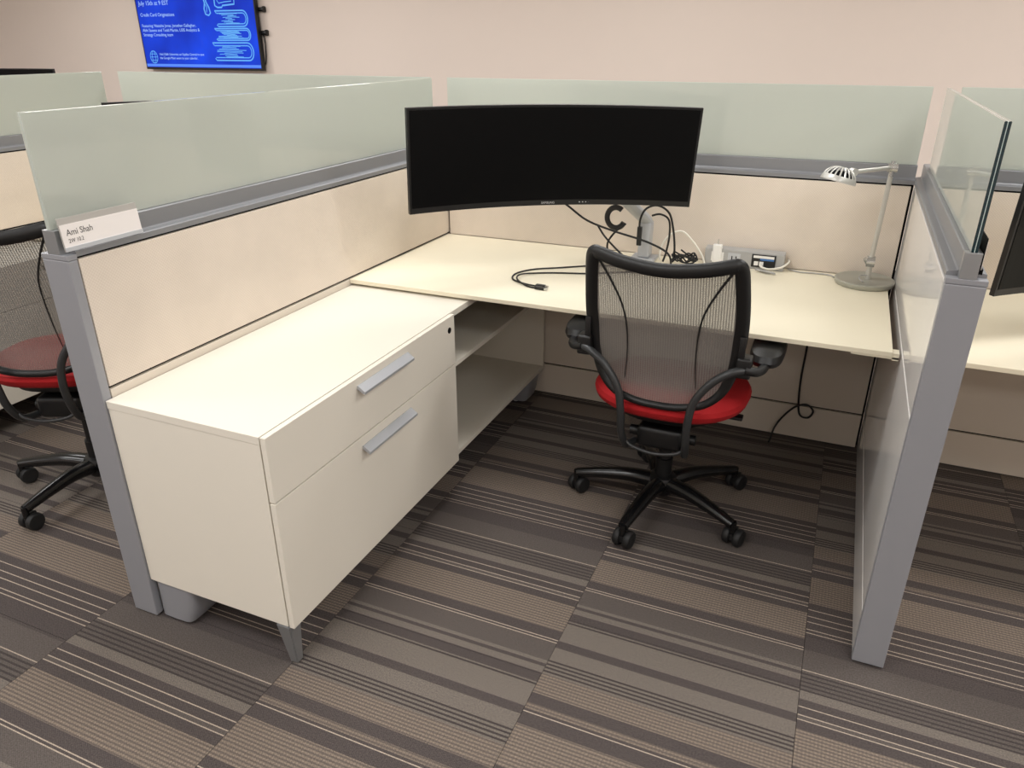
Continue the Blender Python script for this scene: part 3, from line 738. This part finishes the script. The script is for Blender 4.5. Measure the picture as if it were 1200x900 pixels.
# ------------------------------------------------------------------ wall television
TVY = 2.985; TX0, TX1, TZ0 = -4.972, -3.508, 1.303; TVW = TX1-TX0; TVH = TVW*.5625
tv = thing('wall_television', 'wall mounted television showing a blue event slide with book drawings', 'television', (TX0, TVY, TZ0))
obj('bezel', B(0, TVW, 0, .045, 0, TVH, bev=.003), 'black', tv)
def screen_mat():
    m = emit('lit_blue_screen', srgb(22, 70, 200), 1.0); N, L = nodes_of(m); b = N['Principled BSDF']; tc = N.new('ShaderNodeTexCoord')
    n = N.new('ShaderNodeTexNoise'); n.inputs['Scale'].default_value = 2.2; n.inputs['Detail'].default_value = 2; L.new(tc.outputs['Object'], n.inputs['Vector'])
    cr = N.new('ShaderNodeValToRGB'); cr.color_ramp.elements[0].position = .3; cr.color_ramp.elements[0].color = srgb(4, 42, 176); cr.color_ramp.elements[1].position = .75; cr.color_ramp.elements[1].color = srgb(14, 72, 236)
    L.new(n.outputs['Fac'], cr.inputs[0]); L.new(cr.outputs[0], b.inputs['Emission Color'])
    return m
sc = obj('screen', B(.014, TVW-.014, -.0012, -.0002, .020, TVH-.012), screen_mat(), tv)
M['scr_bar'] = emit('screen_light_bar', srgb(90, 140, 250), 1.0)
M['scr_txt'] = emit('screen_text', srgb(170, 205, 255), 1.0)
M['scr_art'] = emit('screen_drawing', srgb(100, 175, 245), 1.0)
obj('screen_bar', B(.014, TVW-.014, -.0018, -.0013, .026, .050), 'scr_bar', tv)
TR_ = Matrix.Rotation(math.pi/2, 4, 'X')
def tvtext(s, x, z, size, sx=1.): text_obj('screen_text', s, size, 'scr_txt', tv, Matrix.Translation((x, -.0016, z)) @ TR_, .0002, sx)
tvtext('July 15th at 9 EST', .045, .572, .054)
tvtext('Credit Card Originations', .045, .474, .043)
tvtext('Featuring: Natasha Jonas, Jonathan Gallagher,', .040, .380, .038, 1.0)
tvtext('Abhi Saxena and Todd Martin, USIS Analytics &', .040, .340, .038, 1.0)
tvtext('Strategy Consulting team', .040, .300, .038, 1.0)
tvtext('Visit D&A University on Equifax Central to save', .205, .128, .031, .95)
tvtext('the Google Meet event to your calendar.', .205, .094, .031, .95)
def stroke(bm, pts, r=.0055, closed=False):
    sweep(bm, [Vector((x, -.0016, z)) for x, z in pts], r, .0003, (0, 1, 0), 4, closed)
gl = bmesh.new(); cx_, cz_ = .125, .112
for rx in (.048, .022): stroke(gl, [(cx_+rx*math.cos(a*math.pi/12), cz_+.056*math.sin(a*math.pi/12)) for a in range(24)], .003, True)
for dz in (-.028, 0, .028): stroke(gl, [(cx_-.045, cz_+dz), (cx_+.045, cz_+dz)], .0025)
obj('globe_drawing', gl, 'scr_art', tv)
def book(x0, x1, z0, z1):
    bm = bmesh.new(); h = z1-z0; r = h/2
    out = [(x0+.01, z0+h*.12), (x0+.025, z0), (x1-r*.8, z0)]+[(x1-r*.8+r*.8*math.sin(a*math.pi/10), z0+r-r*math.cos(a*math.pi/10)) for a in range(1, 10)]+[(x1-r*.8, z1), (x0, z1), (x0+.018, z1-h*.14)]
    stroke(bm, out, .006)
    inn = [(x0+.02, z0+h*.16), (x1-r*.85, z0+h*.16)]+[(x1-r*.85+r*.55*math.sin(a*math.pi/8), z0+r-(r*.68)*math.cos(a*math.pi/8)) for a in range(1, 8)]+[(x1-r*.85, z1-h*.16), (x0+.02, z1-h*.16)]
    stroke(bm, inn, .0045)
    rnd = random.Random(int(x0*1000+z0*999))
    for k in range(9):
        zz = z0+h*(.2+.6*k/8); a = x0+.03+rnd.random()*.12; b = x1-.08-rnd.random()*.12
        stroke(bm, [(a, zz), ((a+b)/2, zz+.003), (b, zz)], .0032)
    obj('book_drawing', bm, 'scr_art', tv)
book(.905, 1.385, .088, .240); book(.955, 1.375, .262, .362); book(.985, 1.365, .380, .512)
bm = bmesh.new(); stroke(bm, [(1.00, .62), (1.0, .555), (1.03, .54), (1.08, .54), (1.09, .555), (1.23, .565), (1.235, .64)], .007); stroke(bm, [(1.03, .60), (1.05, .575), (1.12, .585), (1.2, .59)], .004)
obj('mug_drawing', bm, 'scr_art', tv)
bm = bmesh.new(); stroke(bm, [(.865, .64), (.88, .58), (.865, .53), (.875, .485), (.91, .475), (.935, .495), (.925, .54), (.90, .585), (.89, .64)], .007); stroke(bm, [(.89, .50), (.90, .54), (.885, .57)], .004)
obj('quill_drawing', bm, 'scr_art', tv)
mk = bmesh.new(); box(mk, TVW*.25, TVW*.75, .0455, .074, TVH*.25, TVH*.75)
obj('wall_mount', mk, 'black', tv)
for zz in (.325, .520):
    k = rod(bmesh.new(), (TVW-.10, .055, zz), (TVW+.045, .055, zz), .018); rod(k, (TVW+.045, .055, zz), (TVW+.062, .055, zz), .026)
    obj('mount_knob', k, 'black', tv, True)
obj('hanging_cable', tube([(TVW-.06, .052, .35), (TVW+.012, .055, .30), (TVW+.018, .055, .18), (TVW-.005, .055, .06), (TVW-.06, .053, .03)], .006), 'rubber', tv, True)
